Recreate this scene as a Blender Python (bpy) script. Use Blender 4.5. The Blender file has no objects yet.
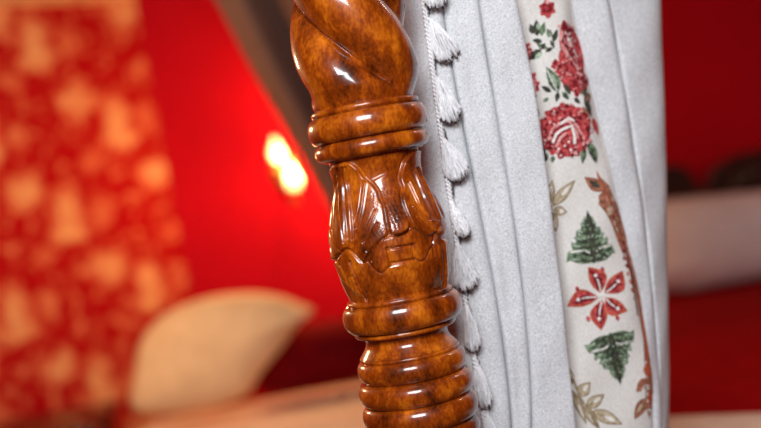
import bpy, bmesh, math, random
import numpy as np
from mathutils import Vector, Matrix
from mathutils.bvhtree import BVHTree
from mathutils.geometry import tessellate_polygon
random.seed(4); rng = np.random.default_rng(4)
S = bpy.context.scene
COL = S.collection
PI = math.pi

# ------------------------------------------------------------------ camera
FPX = 761*50/36
CAM = Vector((0, 0, 1.15))
ROLL, PITCH = -10.45, 2.2
RM = Matrix.Rotation(math.radians(90-PITCH), 3, 'X') @ Matrix.Rotation(math.radians(ROLL), 3, 'Z')
cd = bpy.data.cameras.new('camera'); co = bpy.data.objects.new('camera', cd); COL.objects.link(co)
co.matrix_world = Matrix.Translation(CAM) @ RM.to_4x4()
cd.lens = 50; cd.sensor_width = 36; cd.clip_start = .01
cd.dof.use_dof = True; cd.dof.focus_distance = .892; cd.dof.aperture_fstop = 2.3
S.camera = co

def ray(px, py):
    return RM @ Vector(((px-380.5)/FPX, -(py-214)/FPX, -1))
def P(px, py, Y):                      # where the sight line through a photo pixel meets the plane y = Y
    d = ray(px, py); return CAM + d*(Y/d.y)

# ------------------------------------------------------------------ helpers
class MB:
    def __init__(s): s.v = []; s.f = []; s.m = []
    def add(s, vs, fs, m=0):
        o = len(s.v); s.v += [tuple(v) for v in vs]
        s.f += [tuple(i+o for i in f) for f in fs]; s.m += [m]*len(fs); return s
    def build(s, name, mats, parent=None, smooth=True, sharp=None):
        me = bpy.data.meshes.new(name); me.from_pydata(s.v, [], s.f)
        if not isinstance(mats, (list, tuple)): mats = [mats]
        for m in mats: me.materials.append(m)
        me.polygons.foreach_set('material_index', s.m)
        me.polygons.foreach_set('use_smooth', [smooth]*len(s.f))
        bm = bmesh.new(); bm.from_mesh(me); bmesh.ops.recalc_face_normals(bm, faces=bm.faces); bm.to_mesh(me); bm.free()
        if sharp: me.set_sharp_from_angle(angle=math.radians(sharp))
        me.update()
        o = bpy.data.objects.new(name, me); COL.objects.link(o)
        if parent: o.parent = parent
        return o

def empty(name, loc=(0, 0, 0), rz=0, parent=None):
    o = bpy.data.objects.new(name, None); COL.objects.link(o); o.location = loc; o.rotation_euler.z = rz
    o.empty_display_size = .05
    if parent: o.parent = parent
    return o
def tag(o, label=None, cat=None, group=None, kind=None):
    if label: o['label'] = label
    if cat: o['category'] = cat
    if group: o['group'] = group
    if kind: o['kind'] = kind
    return o
def bevel(o, w, seg=3):
    m = o.modifiers.new('bevel', 'BEVEL'); m.width = w; m.segments = seg; m.limit_method = 'ANGLE'; return o
def box(mb, a, b, m=0):
    (x0, y0, z0), (x1, y1, z1) = a, b
    return mb.add([(x0,y0,z0),(x1,y0,z0),(x1,y1,z0),(x0,y1,z0),(x0,y0,z1),(x1,y0,z1),(x1,y1,z1),(x0,y1,z1)],
                  [(0,3,2,1),(4,5,6,7),(0,1,5,4),(1,2,6,5),(2,3,7,6),(3,0,4,7)], m)
def grid_faces(nr, nc, wrap=False):
    f = []
    for i in range(nr-1):
        for j in range(nc if wrap else nc-1):
            k = (j+1) % nc
            f.append((i*nc+j, i*nc+k, (i+1)*nc+k, (i+1)*nc+j))
    return f
def lathe(mb, prof, n=96, m=0, c=(0, 0)):    # prof: (r, z) from top to bottom
    vs = [(c[0]+r*math.sin(2*PI*j/n), c[1]-r*math.cos(2*PI*j/n), z) for r, z in prof for j in range(n)]
    fs = grid_faces(len(prof), n, True)
    fs.append(tuple(range(n-1, -1, -1))); fs.append(tuple(range((len(prof)-1)*n, len(prof)*n)))
    return mb.add(vs, fs, m)
def tube(mb, pts, rad, n=6, m=0):
    pts = [Vector(p) for p in pts]; N = len(pts); vs = []
    for i, p in enumerate(pts):
        t = (pts[min(i+1, N-1)]-pts[max(i-1, 0)]).normalized()
        a = t.cross(Vector((0, 1, 0)) if abs(t.y) < .9 else Vector((1, 0, 0))).normalized(); b = t.cross(a)
        r = rad(i/(N-1)) if callable(rad) else rad
        vs += [p+a*(r*math.cos(2*PI*j/n))+b*(r*math.sin(2*PI*j/n)) for j in range(n)]
    fs = grid_faces(N, n, True); fs.append(tuple(range(n-1, -1, -1))); fs.append(tuple(range((N-1)*n, N*n)))
    return mb.add(vs, fs, m)
def sphere(mb, c, r, nu=24, nv=14, m=0, sc=(1, 1, 1)):
    vs = [(c[0]+r*sc[0]*math.sin(PI*(i+.02)/(nv-.96))*math.cos(2*PI*j/nu), c[1]+r*sc[1]*math.sin(PI*(i+.02)/(nv-.96))*math.sin(2*PI*j/nu),
           c[2]+r*sc[2]*math.cos(PI*(i+.02)/(nv-.96))) for i in range(nv) for j in range(nu)]
    fs = grid_faces(nv, nu, True); fs.append(tuple(range(nu))); fs.append(tuple(range(nv*nu-1, (nv-1)*nu-1, -1)))
    return mb.add(vs, fs, m)
def sstep(a, b, x):
    t = np.clip((x-a)/(b-a), 0, 1); return t*t*(3-2*t)

# ------------------------------------------------------------------ materials
def srgb(r, g, b):
    f = lambda c: (c/255/12.92) if c/255 <= .04045 else ((c/255+.055)/1.055)**2.4
    return (f(r), f(g), f(b), 1)
def newmat(name):
    m = bpy.data.materials.new(name); m.use_nodes = True; nt = m.node_tree
    return m, nt, nt.nodes['Principled BSDF'], nt.nodes, nt.links
def noise_mat(name, c1, c2, scale=20, rough=.7, detail=3, stretch=(1, 1, 1), lo=.35, hi=.65, bump=0, bscale=None, coat=0, coatr=.08, spec=.5, sheen=0, transl=0):
    m, nt, b, N, L = newmat(name)
    tc = N.new('ShaderNodeTexCoord'); mp = N.new('ShaderNodeMapping'); mp.inputs['Scale'].default_value = stretch
    L.new(tc.outputs['Object'], mp.inputs['Vector'])
    nz = N.new('ShaderNodeTexNoise'); nz.inputs['Scale'].default_value = scale; nz.inputs['Detail'].default_value = detail
    L.new(mp.outputs[0], nz.inputs['Vector'])
    cr = N.new('ShaderNodeValToRGB'); cr.color_ramp.elements[0].position = lo; cr.color_ramp.elements[1].position = hi
    cr.color_ramp.elements[0].color = c1; cr.color_ramp.elements[1].color = c2
    L.new(nz.outputs['Fac'], cr.inputs[0]); L.new(cr.outputs[0], b.inputs['Base Color'])
    b.inputs['Roughness'].default_value = rough; b.inputs['Coat Weight'].default_value = coat; b.inputs['Coat Roughness'].default_value = coatr
    b.inputs['Specular IOR Level'].default_value = spec; b.inputs['Sheen Weight'].default_value = sheen
    if bump:
        n2 = N.new('ShaderNodeTexNoise'); n2.inputs['Scale'].default_value = bscale or scale; n2.inputs['Detail'].default_value = 3
        L.new(tc.outputs['Object'], n2.inputs['Vector'])
        bp = N.new('ShaderNodeBump'); bp.inputs['Strength'].default_value = bump; bp.inputs['Distance'].default_value = .001
        L.new(n2.outputs['Fac'], bp.inputs['Height']); L.new(bp.outputs[0], b.inputs['Normal'])
    if transl:
        tr = N.new('ShaderNodeBsdfTranslucent'); L.new(cr.outputs[0], tr.inputs['Color'])
        mx = N.new('ShaderNodeMixShader'); mx.inputs[0].default_value = transl
        L.new(b.outputs[0], mx.inputs[1]); L.new(tr.outputs[0], mx.inputs[2]); L.new(mx.outputs[0], N['Material Output'].inputs['Surface'])
    return m

def wood_mat():
    m, nt, b, N, L = newmat('varnished_wood')
    tc = N.new('ShaderNodeTexCoord')
    mp = N.new('ShaderNodeMapping'); mp.inputs['Scale'].default_value = (1, 1, .5); L.new(tc.outputs['Object'], mp.inputs[0])
    n1 = N.new('ShaderNodeTexNoise'); n1.inputs['Scale'].default_value = 48; n1.inputs['Detail'].default_value = 4; n1.inputs['Roughness'].default_value = .6
    n2 = N.new('ShaderNodeTexNoise'); n2.inputs['Scale'].default_value = 520; n2.inputs['Detail'].default_value = 3
    L.new(mp.outputs[0], n1.inputs['Vector']); L.new(mp.outputs[0], n2.inputs['Vector'])
    m2 = N.new('ShaderNodeMath'); m2.operation = 'MULTIPLY'; m2.inputs[1].default_value = .82; L.new(n1.outputs['Fac'], m2.inputs[0])
    ma = N.new('ShaderNodeMath'); ma.operation = 'MULTIPLY_ADD'; ma.inputs[1].default_value = .27; L.new(n2.outputs['Fac'], ma.inputs[0]); L.new(m2.outputs[0], ma.inputs[2])
    cr = N.new('ShaderNodeValToRGB'); e = cr.color_ramp.elements
    e[0].position = .38; e[0].color = (.04, .006, .0006, 1); e[1].position = .73; e[1].color = (.60, .15, .006, 1)
    x = e.new(.55); x.color = (.25, .040, .0015, 1)
    L.new(ma.outputs[0], cr.inputs[0]); L.new(cr.outputs[0], b.inputs['Base Color'])
    b.inputs['Roughness'].default_value = .38; b.inputs['Specular IOR Level'].default_value = .15
    b.inputs['Coat Weight'].default_value = .9; b.inputs['Coat Roughness'].default_value = .12
    bp = N.new('ShaderNodeBump'); bp.inputs['Strength'].default_value = .05; bp.inputs['Distance'].default_value = .001
    L.new(n2.outputs['Fac'], bp.inputs['Height']); L.new(bp.outputs[0], b.inputs['Normal'])
    return m
WOOD = wood_mat()
DARKWOOD = noise_mat('dark_wood', (.02, .006, .003, 1), (.05, .014, .007, 1), 18, .35, stretch=(1, 1, .2), coat=.5)
LINEN = noise_mat('grey_linen', (.46, .475, .50, 1), (.86, .87, .90, 1), 950, .85, 2, lo=.32, hi=.66, bump=.5, bscale=1100, spec=.15, sheen=.1, transl=.1)
TRIM = noise_mat('white_trim', (.74, .74, .77, 1), (.93, .93, .95, 1), 900, .8, spec=.15)
SHADE = noise_mat('shadow_thread', (.035, .022, .02, 1), (.12, .08, .075, 1), 900, .9, spec=.1)  # dark colour for shade drawn under the tufts and beside the braid
RED = noise_mat('red_paint', (.45, .003, .011, 1), (.50, .004, .013, 1), 3, .85, spec=.06)
TAUPE = noise_mat('taupe_drape', (.15, .08, .06, 1), (.20, .11, .085, 1), 60, .85, spec=.1, transl=.08)
BEIGE = noise_mat('beige_cloth', (.60, .49, .40, 1), (.68, .57, .47, 1), 30, .85, spec=.15)
BENCH = noise_mat('bench_cloth', (.62, .46, .36, 1), (.70, .54, .43, 1), 30, .85, spec=.15)
PALE = noise_mat('pale_satin', (.80, .72, .70, 1), (.88, .80, .78, 1), 12, .5, spec=.4)
SPREAD = noise_mat('red_spread', (.26, .002, .003, 1), (.32, .003, .004, 1), 20, .8, spec=.06)
PILLOW = noise_mat('pillow_cloth', (.78, .52, .29, 1), (.86, .60, .35, 1), 30, .85, spec=.1)
MAROON = noise_mat('maroon_cloth', (.13, .0015, .003, 1), (.17, .002, .004, 1), 25, .8, spec=.06)
BRASS = noise_mat('brass', (.5, .3, .08, 1), (.6, .38, .12, 1), 30, .3); BRASS.node_tree.nodes['Principled BSDF'].inputs['Metallic'].default_value = 1
GOLDTRIM = noise_mat('gilded_trim', (.62, .26, .10, 1), (.75, .36, .15, 1), 15, .5)
CEIL = noise_mat('ceiling_paint', (.22, .15, .11, 1), (.26, .18, .13, 1), 4, .9)
FLOORM = noise_mat('floor_boards', (.10, .04, .02, 1), (.2, .09, .04, 1), 8, .4, stretch=(8, .6, 1))
def emis(name, col, st):
    m, nt, b, N, L = newmat(name); b.inputs['Base Color'].default_value = (.9, .8, .6, 1)
    b.inputs['Emission Color'].default_value = col; b.inputs['Emission Strength'].default_value = st; return m
BULB = emis('lit_glass', (1, .58, .18, 1), 2.6)

# ------------------------------------------------------------------ room shell
ZC = 2.6; YB = 3.3
corner = P(163, 150, YB); cx = corner.x
wd = Vector((-.80, -.60, 0))             # direction of the angled, papered wall
def wall(name, a, b, mat, z0=0, z1=ZC, th=.08):
    a, b = Vector((a[0], a[1], 0)), Vector((b[0], b[1], 0)); L = (b-a).length
    mb = MB(); box(mb, (0, 0, z0), (L, th, z1))
    o = mb.build(name, mat, smooth=False); o.location = a; o.rotation_euler.z = math.atan2(b.y-a.y, b.x-a.x)
    tag(o, kind='structure'); return o
lend = corner + wd*2.0; lx, ly = lend.x, lend.y; RX = 2.6; YF = -1.9
wall('wall_back', (cx-.1, YB), (RX, YB), RED)
wall('wall_right', (RX, YB+.1), (RX, YF-.1), RED)
wall('wall_front', (RX, YF), (lx, YF), RED)
wall('wall_left', (lx, YF), (lx, ly+.05), RED)
mb = MB(); box(mb, (lx-.3, YF-.1, -.1), (RX+.1, YB+.1, 0)); tag(mb.build('floor', FLOORM, smooth=False), kind='structure')
mb = MB(); box(mb, (lx-.3, YF-.1, ZC), (RX+.1, YB+.1, ZC+.1)); tag(mb.build('ceiling', CEIL, smooth=False), kind='structure')

wn = Vector((wd.y, -wd.x, 0))            # normal of the angled wall, towards the room
if wn.dot(-Vector((corner.x, corner.y, 0))) < 0: wn = -wn
def WL(px, py):                          # along-wall and up coordinates of a sight line on the angled wall
    d = ray(px, py); c0 = Vector((cx, YB, 0)); t = (c0-CAM).dot(wn)/d.dot(wn); p = CAM+d*t
    return ((p-lend).dot(-wd), p.z)
def paper_mat():
    m, nt, b, N, L = newmat('damask_paper')
    o, a1, b1 = WL(34, 40), WL(117, 115), WL(70, 210)
    ax, ay = a1[0]-o[0], a1[1]-o[1]; bx, by = b1[0]-a1[0], b1[1]-a1[1]
    W = ax-bx; H = -(ay+by)
    kx = W/132; kz = H/172
    tc = N.new('ShaderNodeTexCoord'); sp = N.new('ShaderNodeSeparateXYZ')
    nz = N.new('ShaderNodeTexNoise'); nz.inputs['Scale'].default_value = 22; nz.inputs['Detail'].default_value = 2
    L.new(tc.outputs['Object'], nz.inputs['Vector'])
    vs = N.new('ShaderNodeVectorMath'); vs.operation = 'MULTIPLY_ADD'; vs.inputs[1].default_value = (.10, 0, .10)
    L.new(nz.outputs['Color'], vs.inputs[0]); L.new(tc.outputs['Object'], vs.inputs[2])
    L.new(vs.outputs[0], sp.inputs[0])
    def mth(op, x, y=None, z=None):
        n = N.new('ShaderNodeMath'); n.operation = op
        for i, q in enumerate((x, y, z)):
            if q is None: continue
            if isinstance(q, (int, float)): n.inputs[i].default_value = q
            else: L.new(q, n.inputs[i])
        return n.outputs[0]
    def blob(u0, v0, su, sv):            # a spot on the repeat, in photo-sized units right / down of the main motif
        du = mth('MULTIPLY_ADD', sp.outputs['X'], 1/W, -(o[0]+.05+u0*kx)/W+.5)
        dv = mth('MULTIPLY_ADD', sp.outputs['Z'], 1/H, -(o[1]+.05-v0*kz)/H+.5)
        du = mth('MULTIPLY', mth('SUBTRACT', mth('FRACT', du), .5), W/(su*kx)); dv = mth('MULTIPLY', mth('SUBTRACT', mth('FRACT', dv), .5), H/(sv*kz))
        r2 = mth('ADD', mth('MULTIPLY', du, du), mth('MULTIPLY', dv, dv))
        return mth('SUBTRACT', 1.15, r2)
    out = None
    spots = [(0, 4, 12, 24, 1), (0, 20, 18, 10, 1), (30, 64, 16, 15, 1), (32, 6, 9, 14, .6), (-30, 40, 10, 10, .6)]
    for du, dv, su, sv, am in spots:
        for hx, hz in ((0, 0), (66, 86)):
            t = mth('MULTIPLY', mth('MINIMUM', mth('MAXIMUM', mth('MULTIPLY', blob(du+hx, dv+hz, su*1.45, sv*1.45), .8), 0), 1), am)
            out = t if out is None else mth('MAXIMUM', out, t)
    n3 = N.new('ShaderNodeTexNoise'); n3.inputs['Scale'].default_value = 26; n3.inputs['Detail'].default_value = 2.5; L.new(tc.outputs['Object'], n3.inputs['Vector'])
    sm = N.new('ShaderNodeMapRange'); sm.interpolation_type = 'SMOOTHSTEP'; sm.inputs['From Min'].default_value = .47; sm.inputs['From Max'].default_value = .70
    L.new(n3.outputs['Fac'], sm.inputs['Value'])
    out = mth('MAXIMUM', mth('MULTIPLY', out, mth('MULTIPLY_ADD', n3.outputs['Fac'], 1.2, .35)), mth('MULTIPLY', sm.outputs[0], .58))
    cr = N.new('ShaderNodeValToRGB'); e = cr.color_ramp.elements
    e[0].position = .08; e[0].color = (.40, .003, .006, 1); e[1].position = 1; e[1].color = (.80, .42, .18, 1)
    x = e.new(.42); x.color = (.60, .11, .05, 1)
    L.new(out, cr.inputs[0]); L.new(cr.outputs[0], b.inputs['Base Color']); b.inputs['Roughness'].default_value = .9; b.inputs['Specular IOR Level'].default_value = .05
    return m
PAPER = paper_mat()
wall('wall_corner', (lx, ly), (cx, YB), PAPER)
z3 = WL(60, 5)[1]
mb = MB(); box(mb, (0, -.02, z3), (2.0, 0, z3+.05)); o = mb.build('trim_1', GOLDTRIM, smooth=False); o.location = (lx, ly, 0); o.rotation_euler.z = math.atan2(YB-ly, cx-lx); bevel(o, .006); tag(o, kind='structure')

# ------------------------------------------------------------------ carved bed post
YP = .9
pa, pb = P(367.5, 123.5, YP), P(420.5, 409.5, YP)
PX = (pa.x+pb.x)/2
SA, SB = .1822*367.5+.9833*123.5, .1822*420.5+.9833*409.5
KS = (pa.z-pb.z)/(SB-SA)                 # metres per photo unit along the post
def ZS(s): return pa.z-(s-SA)*KS
KR = YP/FPX*1.02
post = empty('bed_post', (PX, YP, 0))
tag(post, 'glossy brown carved wooden bed post with a twisted shaft, standing before the grey curtain', 'bed post')
def bead(s0, s1, r0, rm, r1, n=26, p=2.1):
    out = []
    for i in range(n+1):
        th = PI*i/n; t = (1-math.cos(th))/2; base = r0+(r1-r0)*t
        out.append((s0+(s1-s0)*t, base+(rm-base)*abs(math.sin(th))**(2/p)))
    return out
def smoothp(keys, n=10):                 # Catmull-Rom through (s, r)
    k = [keys[0]]+list(keys)+[keys[-1]]; out = []
    for i in range(1, len(k)-2):
        for j in range(n):
            t = j/n; q = [0, 0]
            for c in (0, 1):
                a, b, d, e = (k[i-1][c], k[i][c], k[i+1][c], k[i+2][c])
                q[c] = .5*(2*b+(d-a)*t+(2*a-5*b+4*d-e)*t*t+(3*b-a-3*d+e)*t**3)
            out.append(tuple(q))
    out.append(keys[-1]); return out
def turned(name, prof, parent=post, n=112):
    mb = MB(); lathe(mb, [(r*KR, ZS(s)) for s, r in prof], n); return mb.build(name, WOOD, parent, sharp=50)

# twisted shaft: three strands, each valley swept round the axis
def twist(name, s0, s1, soft0, soft1):
    ns = int((s1-s0)/1.0); nt = 288; vs = []
    th = np.arange(nt)*2*PI/nt
    for i in range(ns+1):
        s = s0+(s1-s0)*i/ns
        ph = th-(s-128)/288*2*PI          # zero at a valley; th = 0 faces the camera side
        v = np.abs(np.sin(1.5*ph))
        hi = min(np.interp(s1-s, [0, 3, 8, 18, 30, 45], [47.5, 49, 51.5, 56, 58.8, 60]), np.interp(s-s0, [0, 3, 8, 18, 30, 45], [47.5, 49, 51.5, 56, 58.8, 60]))
        w = float(sstep(2, 30, s1-s)*sstep(2, 30, s-s0))
        lo = hi-19*w
        g = lo+(hi-lo)*np.power(v, .6)
        r = g*KR; z = ZS(s)
        vs += list(zip(r*np.sin(th), -r*np.cos(th), np.full(nt, z)))
    mb = MB(); fs = grid_faces(ns+1, nt, True); fs.append(tuple(range(nt-1, -1, -1))); fs.append(tuple(range(ns*nt, (ns+1)*nt)))
    mb.add(vs, fs); return mb.build(name, WOOD, post)
S_TOP = SA-(2.05-pa.z)/KS
tw = twist('twisted_shaft', S_TOP+150, 171, 45, 42)
turned('upper_collar', [(169, 46), (170, 51.5)]+bead(170.5, 175.5, 52, 53.6, 52, 8)+[(176, 52.4)]+bead(176.3, 202.5, 51, 59.2, 49.5, 24, 2.5)+bead(203, 219.5, 49.5, 56.2, 49.5, 18, 2.3)+[(220.5, 49), (222, 40)])
turned('top_collar', bead(S_TOP+126, S_TOP+152, 48, 58, 48)[:0]+[(S_TOP+118, 44)]+bead(S_TOP+120, S_TOP+152, 48, 58, 46))
turned('finial', [(S_TOP, 4)]+smoothp([(S_TOP+2, 10), (S_TOP+20, 34), (S_TOP+45, 40), (S_TOP+70, 26), (S_TOP+84, 24), (S_TOP+100, 40), (S_TOP+120, 46)]))

# carved vase
def seg_d(q, s, pts):
    d = np.full(q.shape, 1e9)
    for (ax, ay), (bx, by) in zip(pts[:-1], pts[1:]):
        vx, vy = bx-ax, by-ay; t = np.clip(((q-ax)*vx+(s-ay)*vy)/(vx*vx+vy*vy+1e-9), 0, 1)
        d = np.minimum(d, np.hypot(q-ax-t*vx, s-ay-t*vy))
    return d
def inside(q, s, pts):
    c = np.zeros(q.shape, bool)
    for (ax, ay), (bx, by) in zip(pts, pts[1:]+pts[:1]):
        hit = ((ay > s) != (by > s)) & (q < (bx-ax)*(s-ay)/(by-ay+1e-12)+ax); c ^= hit
    return c
def qs(pts):                             # photo pixels to (across, along) the post
    out = []
    if len(pts) > 4:                     # round the corners of long outlines
        for _ in range(2):
            new = [pts[0]]
            for (ax, ay), (bx, by) in zip(pts[:-1], pts[1:]): new += [(ax*.75+bx*.25, ay*.75+by*.25), (ax*.25+bx*.75, ay*.25+by*.75)]
            pts = new+[pts[-1]]
    for x, y in pts:
        s = .1822*x+.9833*y; q = .9833*(x-367.5)-.1822*(y-123.5); out.append((q, s))
    return out
vase_keys = [(218, 47), (222, 46.2), (230, 44), (239, 42.8), (247, 43.6), (258, 46.8), (272, 51.6), (288, 56), (304, 58), (320, 58.2), (335, 56.6), (348, 53.8), (358, 50.8), (366, 50)]
vp = smoothp(vase_keys, 20)
def make_vase():
    ss = np.array([p[0] for p in vp]); rr = np.array([p[1] for p in vp])
    sv = np.arange(218, 365.6, .55); r0 = np.interp(sv, ss, rr)
    nt = 620; th = np.arange(nt)*2*PI/nt
    TH, SV = np.meshgrid(th, sv); R0 = np.repeat(r0[:, None], nt, 1)
    # use arc-compressed across coordinate so side carving keeps its depth; mirror on the back
    Q = R0*np.sin(TH)
    h = np.zeros_like(Q)
    def raise_poly(pts, H, w):
        nonlocal h
        pts = qs(pts); d = seg_d(Q, SV, pts+pts[:1]); ins = inside(Q, SV, pts); sd = np.where(ins, d, -d)
        h = h+H*sstep(-w*.35, w, sd)
    def tongue(pts, H, w, sa, sb):
        nonlocal h
        pts = qs(pts); d = seg_d(Q, SV, pts+pts[:1]); ins = inside(Q, SV, pts); sd = np.where(ins, d, -d)
        h = h+(1+(H-1)*sstep(sa, sb, SV))*sstep(-w*.3, w, sd)
    def groove(pts, D, w):
        nonlocal h
        h = h-D*np.exp(-(seg_d(Q, SV, qs(pts))/w)**2)
    def ridge(pts, D, w): groove(pts, -D, w)
    leafL = [(339, 158), (347, 160), (359, 167), (364, 176), (370, 181), (378, 189), (379, 197), (383, 202), (385, 217), (388, 231), (380, 238), (372, 246), (367, 254), (364, 259), (356, 250), (349, 243), (340, 252), (333, 262), (322, 250), (322, 200), (330, 170)]
    leafR = [(416, 147), (410, 152), (403, 159), (400, 168), (397, 178), (401, 187), (398, 196), (403, 210), (409, 224), (418, 230), (426, 234), (433, 228), (440, 236), (446, 226), (458, 215), (450, 190), (432, 160)]
    lowL = [(333, 262), (340, 252), (349, 243), (357, 252), (363, 260), (366, 275), (367, 297), (352, 288), (340, 276)]
    lowR = [(440, 236), (434, 245), (438, 262), (442, 284), (452, 284), (458, 262), (456, 240)]
    stem = [(371, 180), (379, 190), (383, 202), (386, 217), (388.5, 232), (399, 231.5), (409, 224), (404, 210), (399, 197), (401, 187), (398, 178), (386, 172)]
    scal = [(367, 254), (372, 244), (380, 236), (388, 231), (400, 231), (410, 225), (420, 228), (427, 233), (433, 238), (427, 246), (424, 254), (419, 257), (414, 254), (405, 257), (396, 258), (388, 260), (384, 266), (379, 268), (372, 262)]
    raise_poly(leafL, 3.4, 2.0); raise_poly(leafR, 3.4, 2.0); raise_poly(lowL, 2.0, 2.5); raise_poly(lowR, 2.0, 2.5)
    tongue(stem, 6.0, 2.6, 252, 298); raise_poly(scal, 1.5, 2.4)
    box_ = [(386, 244), (411, 240), (413, 254), (390, 258)]
    raise_poly(box_, -1.2, 1.2)
    for a, b in ((0, 1), (1, 2), (2, 3), (3, 0)): groove([box_[a], box_[b]], 2.6, 1.1)
    # leaf outlines
    groove([(339, 158), (347, 160), (359, 167), (364, 176), (370, 181), (378, 189), (379, 197), (383, 202), (385, 217), (388, 231), (400, 232), (410, 225), (404, 210), (399, 196), (401.5, 187), (397, 178), (400, 168), (403, 159), (410, 152), (416, 147)], 1.5, 1.1)
    groove([(367, 254), (372, 244), (380, 236), (388, 232)], 1.5, 1.0); groove([(410, 226), (420, 229), (427, 234), (432, 240), (427, 246), (424, 254), (419, 257), (414, 255)], 1.3, 1)
    groove([(333, 262), (340, 252), (349, 243), (356, 251), (364, 259), (367, 255), (372, 262), (379, 268), (384, 266), (388, 261), (396, 259), (413, 255)], .8, 1)
    # long leaf slits
    for pts, D, w in (([(344, 168), (345.5, 200), (349, 236)], 2.6, 1.5), ([(347, 168), (352, 198), (355, 236)], 2.4, 1.4), ([(365, 181), (362, 205), (357, 226)], 2.4, 1.5),
                      ([(338, 176), (335, 205), (334, 232)], 2, 1.3), ([(339, 182), (340, 208), (346, 240)], 1.9, 1.3), ([(331, 226), (337, 242), (345, 250)], 2, 1.3), ([(330, 240), (336, 254), (340, 262)], 2, 1.3),
                      ([(375, 208), (369, 222), (365, 238)], 1.5, 1.2), ([(377, 220), (371, 232), (368, 246)], 1.4, 1.1), ([(383, 234), (376, 243), (372, 256)], 1.2, 1),
                      ([(411, 170), (421, 196), (431, 216)], 2.4, 1.5), ([(415, 168), (425, 192), (435, 217)], 2.4, 1.4), ([(406, 182), (415, 202), (426, 218)], 2, 1.4),
                      ([(408, 205), (417, 215), (428, 224)], 1.5, 1.2), ([(420, 172), (432, 196), (442, 218)], 1.6, 1.2), ([(412, 214), (420, 222), (430, 229)], 1.2, 1),
                      ([(351, 258), (357, 274), (366, 296)], 2.6, 1.5), ([(353, 272), (358, 284), (364, 294)], 1.6, 1.2), ([(342, 262), (348, 276), (352, 286)], 1.3, 1.2),
                      ([(440, 240), (442, 260), (443, 283)], 1.8, 1.2), ([(447, 232), (449, 255), (448, 282)], 1.5, 1.2), ([(434, 226), (431, 240), (433, 252)], 1.4, 1)):
        groove(pts, D*1.25, w*.82); ridge([(x+1.8, y) for x, y in pts], .7, 1.0)
    # hand-tool chatter over the stem
    h += .22*np.sin(Q*1.7+2*np.sin(SV*.9))*np.sin(SV*1.3)*np.exp(-((Q-6)/14)**2)*(SV > 255)*(SV < 312)
    fade = sstep(220, 226, SV)*(1-sstep(358, 362, SV))
    # small blur for a varnished, filled look
    for _ in range(1):
        h = .5*h+.125*(np.roll(h, 1, 0)+np.roll(h, -1, 0)+np.roll(h, 1, 1)+np.roll(h, -1, 1))
    R = (R0-2.0+h*fade)*KR
    X = R*np.sin(TH); Y = -R*np.cos(TH); Z = ZS(SV)
    vs = np.stack([X, Y, Z], -1).reshape(-1, 3).tolist()
    fs = grid_faces(len(sv), nt, True); fs.append(tuple(range(nt-1, -1, -1))); fs.append(tuple(range((len(sv)-1)*nt, len(sv)*nt)))
    mb = MB(); mb.add(vs, fs); o = mb.build('carved_vase', WOOD, post); o['label'] = 'vase shaped section carved with leaves'
make_vase()
turned('lower_collar', [(358.5, 44), (359.5, 50)]+bead(360, 364.5, 50.4, 52.6, 51, 8)+bead(365, 391.5, 52, 59, 50, 24, 2.4)+bead(392, 397.5, 48.5, 50.5, 46, 8)+[(398.5, 40)])
turned('cove', [(396, 40), (398, 43)]+smoothp([(399, 42.5), (403, 41), (408, 42), (413, 45.5), (417, 48.5)])+bead(417.3, 421.5, 48, 49.8, 48, 8)+[(423, 46)])
for a, b, r0, rm, r1 in ((420.5, 443, 44, 54.2, 46), (442.5, 466.5, 46.5, 57.2, 48), (466, 492, 48.5, 57.6, 47)):
    turned('bead', [(a-.4, r0-7)]+bead(a, b, r0, rm, r1, 24, 2.35)+[(b+.4, r1-7)])
sz = SA+(pa.z-.02)/KS
turned('lower_shaft', [(490, 44)]+bead(491.5, 512, 50, 55.5, 48, 18)+smoothp([(513, 46), (525, 41), (560, 46), (640, 58), (720, 60), (800, 48), (850, 40), (862, 46)])+bead(863, 890, 48, 58, 50)+[(891, 52)])
mb = MB(); hw = .052; box(mb, (-hw, -hw, 0), (hw, hw, ZS(888))); bevel(mb.build('plinth', WOOD, post, smooth=False), .006)

# ------------------------------------------------------------------ bed curtain
ROWS = [0, 107, 214, 321, 428]
KEYS = [((392, 398, 410, 424, 440), .990), ((410, 422, 434, 449, 463), .966), ((423, 439.5, 452.5, 468, 485), .9575), ((427, 443.5, 456.5, 472, 489), .959),
        ((440, 457.5, 478, 497, 509), .962), ((441.5, 459.7, 480.2, 499.2, 511.2), .984), ((443.5, 461.5, 482.3, 501.5, 513.5), .961), ((461, 478, 496, 513, 521.5), .9605),
        ((476, 494, 510, 525, 529.5), .962), ((478, 496, 512, 526.5, 531.3), .979), ((480.5, 498, 514, 528.5, 534), .959), ((498, 517, 531, 546, 555), .958), ((513.5, 535.5, 548, 563, 573.5), .960),
        ((515, 537, 549.4, 564.4, 575), .965), ((511, 533, 545, 560, 571), .973), ((506, 528, 541, 556, 567), .986), ((511, 533, 546, 561, 572), .992), ((518, 540, 553, 567, 578), .992),
        ((532, 552, 569, 584, 595), .994), ((549, 570, 590, 606, 616), .998), ((560, 584, 605, 626, 638), 1.003), ((566, 591, 613, 639, 650), 1.009), ((571, 596, 619, 643, 653), 1.015), ((588, 612, 630, 648.5, 657), 1.017), ((604, 625, 639, 654, 660.5), 1.021),
        ((608, 629, 642, 656, 662), 1.028), ((613, 633, 646, 658, 663), 1.028), ((638, 648, 656, 663, 666), 1.036), ((655, 660, 664, 666.5, 668), 1.047),
        ((660, 664, 666.5, 668, 669), 1.064), ((656, 660, 663, 665, 666.5), 1.085), ((625, 632, 640, 648, 654), 1.12)]
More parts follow.
